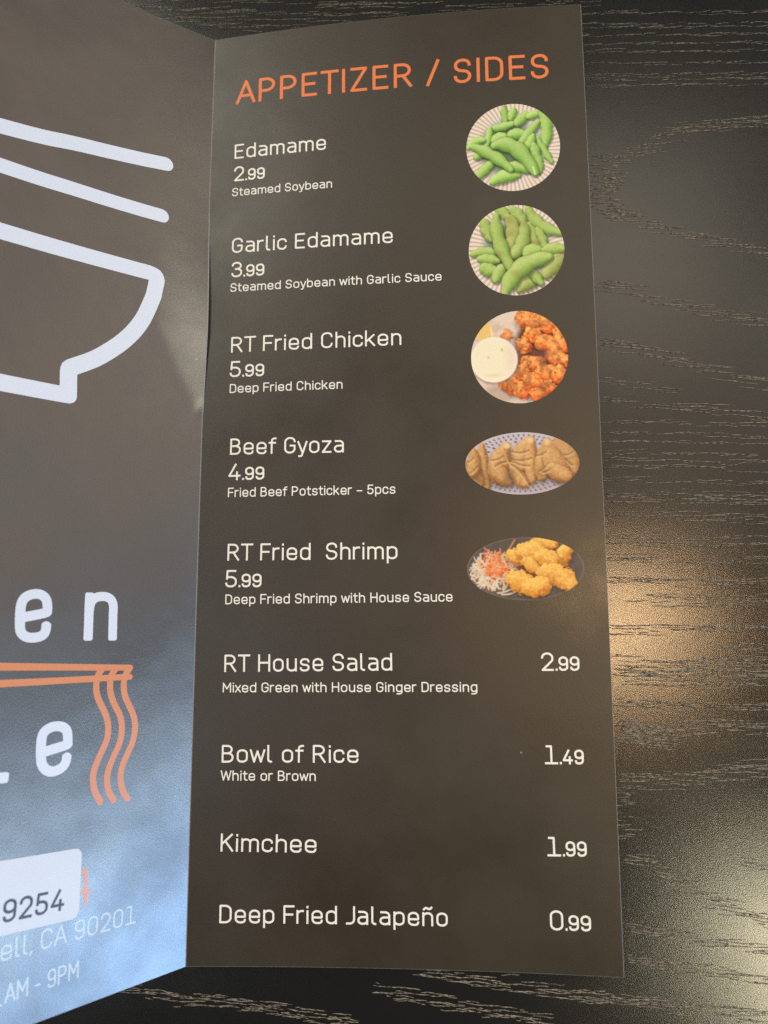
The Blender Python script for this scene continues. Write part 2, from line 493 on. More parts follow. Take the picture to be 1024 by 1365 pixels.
N2 = [(24.93, 76.12), (24.75, 77.4), (24.23, 78.35), (23.28, 78.92), (22.23, 79.07), (21.12, 78.94), (20.23, 78.37), (19.77, 77.19), (19.74, 75.21), (19.67, 70.26)]
E2 = [(32.88, 48.55), (28.7, 49.38), (28.34, 49.74), (28.39, 51.01), (28.59, 52.04), (29.18, 52.74), (30.06, 53.11), (31.0, 53.19), (32.1, 52.97), (33.06, 52.35), (33.52, 51.33), (33.61, 49.41), (33.51, 47.3), (33.25, 46.22), (32.67, 45.34), (31.73, 44.73), (30.81, 44.65), (29.71, 44.93), (28.91, 45.51), (28.5, 46.35), (28.42, 47.23)]
L1 = [(43.82, 53.87), (43.6, 46.83), (43.39, 45.81), (42.75, 45.06), (42.01, 44.83), (39.89, 44.67)]
CS1 = [(50.62, 65.64), (45.44, 65.36), (42.08, 65.17), (35.02, 64.88), (25.56, 64.47), (15.46, 64.04)]
CS2 = [(50.4, 61.97), (45.26, 62.0), (41.91, 62.01), (34.88, 62.0), (25.46, 62.06), (15.47, 62.12)]
NO1 = [(21.63, 64.03), (22.4, 63.03), (22.79, 61.71), (22.8, 59.82), (22.5, 58.48), (21.89, 57.12), (20.8, 55.08), (20.22, 53.6), (19.92, 52.07), (20.01, 50.2), (20.44, 48.75), (21.11, 47.4), (22.11, 45.23), (22.68, 43.65), (22.82, 42.21), (22.64, 40.73), (22.2, 39.39), (21.13, 37.42)]
NO2 = [(18.77, 63.92), (19.47, 62.91), (19.83, 61.58), (19.8, 59.66), (19.41, 58.1), (18.74, 56.61), (17.63, 54.62), (17.07, 52.97), (16.93, 51.43), (17.07, 49.54), (17.59, 47.89), (18.28, 46.57), (19.26, 44.33), (19.73, 42.72), (19.79, 41.25), (19.53, 39.74), (19.04, 38.56), (18.23, 37.34)]
NO3 = [(15.66, 63.81), (16.38, 62.78), (16.76, 61.43), (16.77, 59.69), (16.47, 58.23), (15.83, 56.88), (14.65, 54.62), (14.13, 53.11), (13.94, 51.55), (14.13, 49.64), (14.62, 47.96), (15.33, 46.51), (16.38, 44.36), (16.78, 42.71), (16.81, 41.22), (16.54, 39.69), (16.08, 38.5), (15.16, 37.21)]
STK = [(50.84, 30.53), (40.26, 30.01), (24.56, 29.29), (24.79, 16.28), (39.61, 16.98), (50.07, 17.48)]
FOUR = [(23.41, 18.85), (23.56, 24.77), (24.35, 24.83), (25.44, 20.94), (22.46, 20.64)]
T_DIG = [(39.45, 19.09), (27.89, 18.48)]
T_ADR = [(39.4, 12.53), (12.4, 12.16)]
T_HRS = [(38.38, 5.24), (24.37, 5.31)]
T_LEAD = [(40.04, 5.32), (38.71, 5.19)]
PHOTOS= [([75.38, 186.89], 11.2, 11.35), ([75.41, 160.6], 11.2, 11.3), ([75.35, 134.35], 11.15, 11.1), ([75.21, 109.21], 12.85, 7.2), ([75.26, 85.23], 13.0, 7.05)]
BANDS = [
    ([(94.53, 227.52), (154.42, 223.96)], 0.12, 1.0, 3.2) ,
    ([(94.39, 224.51), (154.15, 221.03)], 0.12, 1.0, 3.2) ,
    ([(94.35, 223.44), (154.06, 219.98)], 0.12, 1.0, 3.2) ,
    ([(94.26, 221.3), (153.87, 217.9)], 0.12, 1.0, 3.2) ,
    ([(94.14, 218.75), (153.65, 215.41)], 0.12, 1.0, 3.2) ,
    ([(94.05, 216.63), (153.47, 213.34)], 0.12, 1.0, 3.2) ,
    ([(93.9, 213.24), (153.17, 210.05)], 0.12, 1.0, 3.2) ,
    ([(93.77, 210.09), (152.9, 206.97)], 0.12, 1.0, 3.2) ,
    ([(93.71, 208.83), (152.79, 205.75)], 0.12, 1.0, 3.2) ,
    ([(93.64, 207.16), (152.64, 204.12)], 0.12, 1.0, 3.2) ,
    ([(-29.37, 240.32), (25.71, 234.78), (45.51, 233.44)], 0.2, 1.1, 5) ,
    ([(-29.23, 237.58), (25.74, 232.1), (45.49, 230.79)], 0.2, 1.1, 5) ,
    ([(-29.21, 237.12), (25.74, 231.66), (45.49, 230.35)], 0.2, 1.1, 5) ,
    ([(-29.12, 235.3), (25.76, 229.89), (45.48, 228.59)], 0.2, 1.1, 5) ,
    ([(-29.01, 233.26), (25.78, 227.9), (45.47, 226.62)], 0.2, 1.1, 5) ,
    ([(25.71, 234.78), (61.11, 231.5), (95.6, 230.48)], 0.8, 2, 4) ,
    ([(7.81, 228.4), (-0.3, 230.26), (-12.59, 233.31)], 0.3, 1.2, 4) ,
    ([(151.99, 196.83), (138.32, 195.16), (126.8, 194.57), (115.92, 193.94), (110.33, 191.59), (105.6, 188.19)], 1.5, 5.5, 3.2) ,
    ([(105.69, 189.8), (101.81, 185.35), (99.24, 181.05), (97.98, 177.51), (99.44, 174.07), (102.88, 170.95)], 1, 9, 3.0) ,
    ([(101.04, 188.01), (98.95, 182.67), (96.92, 178.16), (98.87, 173.5), (105.51, 169.85)], 5.0, 8, 3.0) ,
    ([(105.49, 169.46), (110.73, 167.47), (119.43, 164.76), (129.78, 162.02), (135.5, 159.48), (148.32, 155.93)], 1.1, 4.5, 3.8) ,
    ([(94.01, 154.2), (102.69, 150.44), (113.07, 147.6), (123.33, 144.99), (134.15, 142.38), (146.85, 139.56)], 1.3, 4.2, 5) ,
    ([(94.21, 139.2), (103.7, 136.48), (112.23, 134.0), (122.31, 130.4), (132.94, 127.01), (145.46, 123.98)], 1.2, 4.2, 5) ,
    ([(94.13, 130.1), (101.53, 128.42), (110.07, 126.72)], 0.6, 1.8, 5) ,
    ([(93.91, 125.32), (104.73, 123.77), (116.64, 122.38), (125.01, 120.55), (132.34, 119.47), (144.91, 117.93)], 0.8, 3.5, 6) ,
    ([(93.65, 119.86), (111.32, 119.08), (132.22, 117.87), (144.85, 117.22)], 0.25, 1.15, 6) ,
    ([(93.53, 117.15), (111.15, 116.39), (132.01, 115.21), (144.61, 114.57)], 0.25, 1.15, 6) ,
    ([(93.44, 115.17), (111.03, 114.43), (131.85, 113.26), (144.44, 112.64)], 0.25, 1.15, 6) ,
    ([(93.31, 112.48), (110.87, 111.76), (131.64, 110.62), (144.2, 110.01)], 0.25, 1.15, 6) ,
    ([(93.23, 110.87), (110.77, 110.16), (131.52, 109.04), (144.06, 108.44)], 0.25, 1.15, 6) ,
    ([(93.16, 109.27), (110.67, 108.57), (131.39, 107.46), (143.92, 106.87)], 0.25, 1.15, 6) ,
    ([(93.0, 105.9), (110.46, 105.23), (131.13, 104.15), (143.63, 103.58)], 0.25, 1.15, 6) ,
    ([(92.85, 102.55), (110.26, 101.9), (130.87, 100.86), (143.33, 100.3)], 0.25, 1.15, 6) ,
    ([(92.8, 101.49), (110.2, 100.85), (130.79, 99.82), (143.24, 99.27)], 0.25, 1.15, 6) ,
    ([(92.64, 98.16), (109.99, 97.55), (130.53, 96.55), (142.95, 96.02)], 0.25, 1.15, 6) ,
    ([(110.32, 102.95), (130.93, 101.55), (143.4, 100.99)], 0.25, 1, 6) ,
    ([(110.18, 100.68), (130.75, 99.3), (143.2, 98.76)], 0.25, 1, 6) ,
    ([(109.95, 96.86), (130.45, 95.52), (142.86, 95.0)], 0.25, 1, 6) ,
    ([(92.9, 92.77), (109.64, 91.86), (130.18, 92.1), (142.6, 92.11)], 0.22, 1.1, 8) ,
    ([(92.84, 91.56), (109.57, 90.66), (130.09, 90.91), (142.49, 90.92)], 0.22, 1.1, 8) ,
    ([(92.69, 88.29), (109.37, 87.41), (129.83, 87.69), (142.21, 87.72)], 0.22, 1.1, 8) ,
    ([(92.65, 87.43), (109.32, 86.56), (129.77, 86.85), (142.13, 86.88)], 0.22, 1.1, 8) ,
    ([(92.44, 83.16), (109.06, 82.32), (129.43, 82.64), (141.76, 82.69)], 0.22, 1.1, 8) ,
    ([(92.41, 82.48), (109.01, 81.65), (129.38, 81.97), (141.7, 82.03)], 0.22, 1.1, 8) ,
    ([(92.19, 77.74), (108.73, 76.95), (129.01, 77.3), (141.28, 77.38)], 0.22, 1.1, 8) ,
    ([(91.95, 72.7), (108.42, 71.95), (128.62, 72.34), (140.84, 72.44)], 0.22, 1.1, 8) ,
    ([(91.93, 72.2), (108.39, 71.45), (128.58, 71.85), (140.79, 71.95)], 0.22, 1.1, 8) ,
    ([(102.26, 79.35), (115.4, 78.57), (141.46, 79.37)], 0.3, 1.0, 7) ,
    ([(102.21, 78.5), (115.35, 77.74), (141.38, 78.54)], 0.3, 1.0, 7) ,
    ([(91.88, 71.2), (101.77, 70.65)], 0.5, 2, 4) ,
    ([(94.01, 63.91), (104.6, 62.9), (114.38, 63.38), (127.86, 62.71), (140.01, 63.18)], 2.2, 9, 5) ,
    ([(93.85, 60.79), (102.81, 60.13), (112.59, 60.78), (123.84, 60.45)], 1.6, 6, 5) ,
    ([(117.12, 67.79), (128.15, 66.44), (140.33, 66.73)], 1.0, 3, 5) ,
    ([(93.59, 55.42), (107.36, 54.8), (127.25, 54.99), (139.29, 55.17)], 0.7, 3.4, 4.5) ,
    ([(94.16, 50.58), (102.2, 49.33), (108.68, 49.99), (116.73, 50.66), (126.88, 50.38), (138.84, 50.11)], 1.3, 5, 3.2) ,
    ([(93.3, 49.46), (100.5, 47.89), (104.48, 47.11)], 2.0, 9, 3) ,
    ([(138.37, 44.93), (126.24, 42.2), (120.07, 41.85), (113.61, 40.08), (106.39, 38.93), (93.59, 39.14)], 1.6, 6.5, 3) ,
    ([(93.82, 37.26), (93.52, 31.33), (93.92, 26.7)], 3.6, 7, 3.4) ,
    ([(94.05, 22.88), (97.48, 22.01), (100.23, 20.39), (102.77, 18.31), (108.87, 16.01), (114.12, 13.42), (120.13, 11.46), (135.12, 8.67)], 1.0, 4.6, 3) ,
    ([(118.52, 22.93), (124.6, 21.51), (136.18, 20.49)], 0.9, 3, 4) ,
    ([(93.97, 9.17), (101.38, 7.83), (112.09, 6.29), (123.31, 5.21), (134.66, 3.57)], 0.8, 3.6, 3.5) ,
    ([(93.95, 2.66), (104.1, 1.72), (113.23, 0.62), (120.71, -0.94), (134.12, -2.47)], 0.9, 4, 3.5) ,
    ([(48.63, -0.44), (63.29, -2.32), (75.87, -3.77), (88.3, -4.78), (100.59, -5.62), (112.7, -6.88), (133.48, -9.59)], 1.1, 4.6, 3.8) ,
    ([(40.07, -4.22), (50.49, -6.03), (60.01, -7.4), (75.66, -9.74)], 1.0, 3.6, 3) ,
    ([(-16.89, -5.01), (-5.04, -7.14), (8.27, -7.85), (18.16, -8.93), (34.42, -10.86)], 1.1, 4.4, 3) ,
]

# ------------------------------------------------------------------ printed food pictures (flat prints on the page)
def vnoise(x, y, seed=0):
    rs = np.random.RandomState(seed); G = rs.rand(64, 64)
    xi = np.floor(x).astype(int); yi = np.floor(y).astype(int); fx = x - xi; fy = y - yi
    fx = fx * fx * (3 - 2 * fx); fy = fy * fy * (3 - 2 * fy)
    g = lambda i, j: G[j % 64, i % 64]
    return (g(xi, yi) * (1 - fx) + g(xi + 1, yi) * fx) * (1 - fy) + (g(xi, yi + 1) * (1 - fx) + g(xi + 1, yi + 1) * fx) * fy


def fbm(x, y, seed=0, o=4):
    return sum(vnoise(x * 2 ** k, y * 2 ** k, seed + k) / 2 ** (k + 1) for k in range(o)) / (1 - 0.5 ** o)


def sst(a, b, x):
    t = np.clip((x - a) / (b - a), 0, 1); return t * t * (3 - 2 * t)


class Print:
    """Colours of a printed picture, at points X, Y given in the picture's own coordinates."""
    def __init__(self, X, Y, col): self.X, self.Y = X, Y; self.C = np.tile(np.array(col, float), (len(X), 1))

    def over(self, col, a): self.C = self.C * (1 - a[:, None]) + np.asarray(col) * a[:, None]

    def lump(self, p0, pc, p1, r, dark, mid, light, taper=0.4, rough=0.0, seed=1, bulge=0.0, tex=0.0, shadow=0.5, tear=0.0, grain=26):
        X, Y = self.X, self.Y
        if rough:
            X = X + (fbm(X / grain, Y / grain, seed) - .5) * rough; Y = Y + (fbm(X / grain + 9, Y / grain + 5, seed + 3) - .5) * rough
        best = np.full(len(X), 9.0); sh = best.copy(); nx = np.zeros(len(X)); ny = nx.copy()
        for t in np.linspace(0, 1, 64):
            cx = (1 - t) ** 2 * p0[0] + 2 * t * (1 - t) * pc[0] + t * t * p1[0]; cy = (1 - t) ** 2 * p0[1] + 2 * t * (1 - t) * pc[1] + t * t * p1[1]
            rr = r * (0.25 + 0.75 * math.sin(math.pi * min(1, max(0, .04 + .92 * t))) ** taper) * (1 - tear * (1 - t)) * (1 + bulge * math.cos(2 * math.pi * 3 * t + seed))
            dx = (X - cx) / rr; dy = (Y - cy) / rr; d = np.sqrt(dx * dx + dy * dy)
            q = d < best; best[q] = d[q]; nx[q] = dx[q]; ny[q] = dy[q]
            sh = np.minimum(sh, np.sqrt((X - cx - 6) ** 2 + (Y - cy - 12) ** 2) / rr)
        self.C *= (1 - shadow * sst(1.35, 0.95, sh))[:, None]
        a = sst(1.04, 0.93, best); nz = np.sqrt(np.clip(1 - best ** 2, 0, 1))
        s = np.clip(0.62 + 0.58 * (-0.35 * nx - 0.6 * ny) + 0.46 * (nz - .6), 0, 1)
        if tex: s = np.clip(s + tex * (fbm(self.X / 13, self.Y / 13, seed + 7) - .5), 0, 1)
        dark, mid, light = (np.array(c) for c in (dark, mid, light))
        k = s[:, None]; col = np.where(k < .55, dark + (mid - dark) * (k / .55), mid + (light - mid) * ((k - .55) / .45))
        self.over(col, a)

    def line(self, p0, p1, w, col, alpha=1.0, bend=0.0):
        p0 = np.array(p0, float); p1 = np.array(p1, float); d = p1 - p0; L2 = d @ d
        t = np.clip(((self.X - p0[0]) * d[0] + (self.Y - p0[1]) * d[1]) / L2, 0, 1)
        off = bend * 4 * t * (1 - t); L = math.sqrt(L2); n = (-d[1] / L, d[0] / L)
        q = np.hypot(self.X - p0[0] - d[0] * t - n[0] * off, self.Y - p0[1] - d[1] * t - n[1] * off)
        self.over(col, alpha * sst(w, w * .45, q))

    def oval(self, c, rx, ry, col, soft=.06, alpha=1.0):
        d = np.hypot((self.X - c[0]) / rx, (self.Y - c[1]) / ry); self.over(col, alpha * sst(1 + soft, 1 - soft, d))


def ribbed_dish(P, c, rx, ry, ribs):
    x = (P.X - c[0]) / rx; y = (P.Y - c[1]) / ry; r = np.hypot(x, y); th = np.arctan2(y, x)
    P.over(lin(238, 228, 214), np.ones(len(r)))
    P.over(lin(196, 165, 160), sst(-.1, .7, np.cos(th * ribs + r * 5)) * sst(.45, .62, r) * .75)
    P.over(lin(196, 208, 208), sst(.78, .62, r) * .8)
    P.over(lin(150, 165, 150), sst(.6, .3, r) * .7)


G_D, G_M, G_L = lin(56, 100, 34), lin(132, 182, 72), lin(206, 232, 152)


def paint_edamame(X, Y):
    P = Print(X, Y, (1, 1, 1)); ribbed_dish(P, (505, 453), 425, 395, 66)
    P.oval((470, 470), 270, 235, lin(78, 110, 62), .25, .8)
    for i, (a, c, b, r) in enumerate((((430, 70), (435, 160), (445, 245), 36), ((525, 105), (505, 150), (490, 195), 40), ((320, 275), (420, 270), (520, 235), 38),
            ((540, 245), (590, 200), (640, 150), 50), ((650, 185), (690, 160), (735, 160), 40), ((765, 135), (850, 260), (785, 470), 58),
            ((730, 380), (790, 520), (850, 600), 36), ((300, 265), (290, 350), (258, 445), 36), ((325, 385), (380, 350), (435, 350), 46),
            ((475, 345), (540, 325), (605, 340), 52), ((560, 450), (640, 340), (740, 235), 47), ((615, 490), (660, 430), (690, 355), 42),
            ((690, 590), (720, 520), (690, 440), 48), ((735, 690), (750, 600), (705, 520), 40), ((95, 440), (150, 365), (245, 375), 40),
            ((165, 535), (190, 490), (260, 500), 42), ((170, 710), (240, 650), (315, 580), 48), ((305, 760), (420, 690), (545, 705), 60),
            ((440, 620), (560, 620), (700, 680), 50), ((135, 430), (320, 490), (480, 655), 56), ((335, 430), (540, 370), (700, 695), 74))):
        j = (i * 37 % 10 - 5) * .012
        P.lump(a, c, b, r * .95, G_D * (1 + j), G_M * (1 + j), G_L * (1 + j), .6, 0, i, .09, .14, .60)
    P.line((680, 640), (695, 705), 9, lin(225, 235, 190)); return P.C


def paint_garlic_edamame(X, Y):
    P = Print(X, Y, (1, 1, 1)); ribbed_dish(P, (503, 435), 405, 383, 62)
    P.oval((500, 450), 270, 250, lin(92, 106, 60), .25, .8)
    br = (lin(110, 92, 52), lin(168, 152, 92), lin(205, 196, 130)); gr = (lin(60, 92, 36), lin(134, 172, 74), lin(204, 224, 142))
    for i, (a, c, b, r, k) in enumerate((((235, 175), (250, 250), (295, 340), 52, .2), ((355, 75), (400, 110), (435, 150), 46, .3), ((475, 85), (530, 140), (575, 215), 52, .1),
            ((610, 80), (680, 270), (895, 305), 52, .1), ((615, 225), (650, 330), (705, 425), 48, .5), ((685, 265), (730, 340), (745, 425), 38, .2),
            ((440, 150), (530, 280), (435, 425), 62, .75), ((570, 215), (600, 400), (445, 495), 56, .35), ((125, 458), (220, 425), (325, 450), 42, .1),
            ((185, 500), (260, 500), (345, 520), 44, 0), ((585, 480), (620, 440), (695, 440), 58, 0), ((735, 445), (820, 435), (905, 440), 50, .2),
            ((215, 565), (260, 610), (315, 600), 54, 0), ((315, 690), (345, 620), (385, 575), 50, .1), ((740, 660), (800, 570), (885, 515), 66, .7),
            ((515, 770), (600, 690), (670, 700), 56, .6), ((615, 615), (655, 660), (705, 725), 42, .0), ((340, 135), (310, 340), (475, 620), 58, .1), ((395, 800), (480, 540), (780, 505), 76, .15))):
        P.lump(a, c, b, r, *[g * (1 - k * .6) + q * k * .6 for g, q in zip(gr, br)], .6, 0, i + 3, .10, .18, .60)
    for x, y in ((450, 180), (455, 290), (560, 215), (680, 375), (485, 630), (870, 500), (360, 470)):
        P.oval((x, y), 34, 26, lin(150, 110, 60), .95, .34)
    return P.C


def paint_chicken(X, Y):
    P = Print(X, Y, lin(232, 214, 200))
    P.over(lin(205, 180, 170), sst(.45, .7, fbm(X / 60, Y / 40, 5)) * .6)
    P.oval((200, 225), 75, 90, lin(238, 205, 130), .3); P.line((260, 190), (270, 290), 10, lin(250, 235, 190), .8)
    P.oval((330, 760), 150, 70, lin(190, 165, 150), .4, .7)
    P.oval((690, 440), 250, 330, lin(120, 62, 34), .12)
    rs = random.Random(4)
    base = [(560, 130, 90), (650, 170, 90), (770, 170, 100), (850, 260, 85), (400, 262, 62), (540, 345, 80), (625, 260, 85), (710, 330, 92), (820, 350, 95), (800, 450, 92), (860, 490, 75),
            (560, 480, 62), (640, 520, 92), (520, 590, 95), (720, 600, 110), (810, 600, 85), (420, 680, 88), (520, 735, 95), (650, 735, 105), (345, 680, 50), (740, 710, 75), (600, 650, 90)]
    for i, (x, y, r) in enumerate(base):
        k = rs.uniform(-.12, .12)
        P.lump((x - r * .3, y - r * .1), (x, y), (x + r * .3, y + r * .15), r * .85, lin(138, 54, 18) * (1 + k), lin(226, 112, 40) * (1 + k), lin(252, 176, 100) * (1 + k), .45, 66, i * 5, 0, .55, .38, 0, 52)
    for i in range(90):
        x, y, r = rs.choice(base); a = rs.uniform(0, 6.3); q = rs.uniform(0, .9) * r; x += q * math.cos(a); y += q * math.sin(a)
        c = lin(255, 190, 110) if rs.random() < .55 else lin(160, 75, 38)
        P.oval((x, y), rs.uniform(8, 20), rs.uniform(7, 14), c, .8, rs.uniform(.3, .7))
    hot = np.hypot((X - 690) / 300, (Y - 440) / 400) < 1.2
    g = fbm(X / 36, Y / 36, 77, 4); P.C = np.where((hot & (P.C[:, 0] > P.C[:, 2] * 2.2))[:, None], P.C * (0.62 + 0.76 * sst(.25, .75, g))[:, None], P.C)
    P.oval((700, 430), 60, 30, lin(112, 66, 58), .9, .8); P.oval((690, 490), 40, 40, lin(112, 66, 58), .9, .6)
    P.oval((290, 478), 208, 198, lin(120, 72, 48), .12, .7); P.oval((280, 466), 200, 194, lin(250, 240, 226), .03)
    P.oval((270, 462), 176, 172, lin(247, 238, 212), .2); P.oval((425, 440), 50, 130, lin(236, 214, 200), .8, .5)
    P.oval((350, 385), 9, 14, lin(200, 180, 130), .8, .8); P.oval((235, 445), 10, 10, lin(215, 195, 150), .8, .8); P.oval((280, 600), 70, 14, lin(232, 218, 170), .9, .6)
    return P.C


def paint_gyoza(X, Y):
    P = Print(X, Y, lin(206, 196, 210)); c = (503, 310)
    x = (X - c[0]) / 445; y = (Y - c[1]) / 242; r = np.hypot(x, y); th = np.arctan2(y, x)
    for r0, n, ph in ((.90, 62, 0), (.80, 54, .5), (.70, 30, .2)):
        P.over(lin(88, 78, 84), sst(.25, .75, np.cos(th * n + ph * 6)) * sst(.045, .02, abs(r - r0)) * .8)
    d, m_, l_ = lin(92, 50, 22), lin(178, 122, 68), lin(232, 192, 136)
    P.oval((500, 420), 420, 110, lin(150, 130, 130), .5, .5)
    for i, (a, cc, b, rr, k, te) in enumerate((((800, 130), (860, 260), (900, 370), 118, -.04, .35), ((190, 160), (190, 330), (210, 500), 70, .02, .45), ((60, 300), (120, 350), (160, 470), 78, -.06, .3), ((120, 200), (130, 300), (120, 380), 70, .0, .4),
            ((585, 115), (490, 230), (500, 330), 118, 0, .62), ((580, 120), (570, 280), (575, 440), 66, .05, .4), ((395, 160), (310, 280), (330, 410), 128, .0, .66), ((300, 300), (290, 380), (400, 450), 72, .02, .2),
            ((425, 320), (450, 410), (520, 470), 66, .06, .45), ((710, 135), (660, 280), (655, 415), 82, -.02, .5), ((705, 140), (740, 310), (800, 390), 128, .04, .68), ((720, 340), (780, 400), (860, 420), 74, .03, .1))):
        P.lump(a, cc, b, rr, d * (1 + k), m_ * (1 + k), l_ * (1 + k), .5, 16, i, 0, .34, .34, te)
    P.oval((405, 420), 38, 62, lin(92, 72, 62), .9, .65); P.oval((640, 385), 26, 34, lin(130, 88, 52), .9, .5); P.oval((150, 440), 34, 40, lin(120, 82, 54), .9, .5)
    for a, b, bd in (((430, 215), (560, 210), 14), ((430, 275), (575, 270), 14), ((440, 295), (560, 330), 10), ((260, 280), (360, 250), 10), ((290, 330), (410, 290), -10), ((620, 250), (690, 225), 8), ((640, 370), (710, 310), 8), ((660, 380), (720, 360), 6),
                     ((80, 290), (120, 260), 6), ((85, 380), (150, 330), 6), ((840, 250), (900, 230), 6), ((850, 290), (890, 330), 5), ((425, 320), (545, 470), -12), ((370, 200), (420, 320), 10)):
        P.line(a, b, 12, lin(134, 88, 50), .5, bd); P.line((a[0], a[1] + 14), (b[0], b[1] + 14), 11, lin(240, 208, 160), .4, bd)
    for q in ((575, 130), (392, 172), (708, 148)): P.oval(q, 26, 20, lin(240, 218, 166), .7, .85)
    P.oval((790, 165), 70, 40, lin(214, 160, 116), .9, .6); return P.C


def paint_shrimp(X, Y):
    P = Print(X, Y, lin(98, 90, 88))
    P.over(lin(84, 78, 78), sst(.4, .7, fbm(X / 50, Y / 50, 2)) * .7)
    r = np.hypot((X - 515) / 447, (Y - 306) / 240); P.over(lin(124, 114, 106), sst(.965, .985, r) * .8)
    rs = random.Random(9)
    P.oval((275, 330), 165, 140, lin(150, 120, 100), .3, .75)
    for i in range(210):
        a = rs.uniform(0, 6.3); q = rs.random() ** .6; cx = 270 + 165 * q * math.cos(a); cy = 320 + 140 * q * math.sin(a); b = rs.uniform(0, 3.2) if q < .6 else a + rs.uniform(-1, 1)
        L = rs.uniform(28, 70); c = rs.choice((lin(232, 222, 206), lin(214, 196, 178), lin(240, 205, 180)))
        if math.hypot((cx - 285) / 100, (cy - 275) / 95) < rs.uniform(.75, 1.35): c = rs.choice((lin(244, 140, 80), lin(250, 168, 110), lin(224, 108, 52)))
        P.line((cx - L / 2 * math.cos(b), cy - L / 2 * math.sin(b)), (cx + L / 2 * math.cos(b), cy + L / 2 * math.sin(b)), rs.uniform(6, 10), c, .85, rs.uniform(-12, 12))
    for i in range(55):
        a = rs.uniform(0, 6.3); q = rs.random() ** .6; cx = 285 + 85 * q * math.cos(a); cy = 270 + 85 * q * math.sin(a); b = rs.uniform(0, 3.2)
        P.line((cx - 24 * math.cos(b), cy - 24 * math.sin(b)), (cx + 24 * math.cos(b), cy + 24 * math.sin(b)), 8, rs.choice((lin(240, 148, 88), lin(248, 176, 122), lin(226, 122, 66), lin(236, 206, 178))), .7, rs.uniform(-8, 8))
    for a, b in (((372, 190), (440, 85)), ((205, 145), (260, 185)), ((325, 150), (330, 190))): P.line(a, b, 8, lin(214, 140, 100), .9)
    for a, b in (((300, 490), (420, 450)), ((330, 500), (435, 480)), ((340, 470), (380, 400)), ((100, 330), (130, 400))): P.line(a, b, 9, lin(225, 205, 190), .9, 8)
    P.oval((360, 215), 26, 24, lin(214, 206, 160), .5); P.oval((358, 215), 7, 7, lin(90, 90, 50), .8)
    d, m_, l_ = lin(150, 82, 22), lin(228, 152, 56), lin(254, 212, 118)
    P.oval((560, 330), 120, 60, lin(140, 92, 50), .5, .8)
    for i, (a, c, b, rr) in enumerate((((760, 280), (790, 205), (850, 155), 66), ((410, 190), (440, 215), (520, 240), 62), ((600, 110), (660, 120), (730, 130), 62), ((500, 180), (580, 160), (640, 190), 84),
            ((520, 250), (570, 285), (610, 310), 62), ((630, 210), (690, 230), (740, 250), 72), ((650, 340), (760, 330), (860, 440), 88), ((430, 385), (480, 400), (560, 450), 88), ((520, 450), (600, 470), (670, 415), 76))):
        P.lump(a, c, b, rr, d, m_, l_, .35, 55, i * 3 + 2, 0, .55, .40)
    return P.C


def photo(center, rx, ry, painter, zc, zr, parent, label, n=150):
    t = np.linspace(-1, 1, n); A, B = np.meshgrid(t, t)
    x = (A * np.sqrt(1 - B * B / 2)).ravel(); y = (B * np.sqrt(1 - A * A / 2)).ravel()      # square -> disc
    verts = [page_pt(center[0] + a * rx, center[1] - b * ry) + 0.02 * np.array([0, 0, 1]) for a, b in zip(x, y)]
    faces = [(j * n + i, (j + 1) * n + i, (j + 1) * n + i + 1, j * n + i + 1) for j in range(n - 1) for i in range(n - 1)]
    o = link_mesh('food_photo', verts, faces, PHOTO, parent, MENU_AT)
    col = np.clip(painter(zc[0] + x * zr[0], zc[1] + y * zr[1]), 0, 1)
    col = PHOTO_FADE * col ** 1.12
    at = o.data.color_attributes.new('ink', 'FLOAT_COLOR', 'POINT')
    at.data.foreach_set('color', np.c_[col, np.ones(len(col))].astype(np.float32).ravel())
    o['label'] = label
    return o


PHOTO_FADE = 0.97


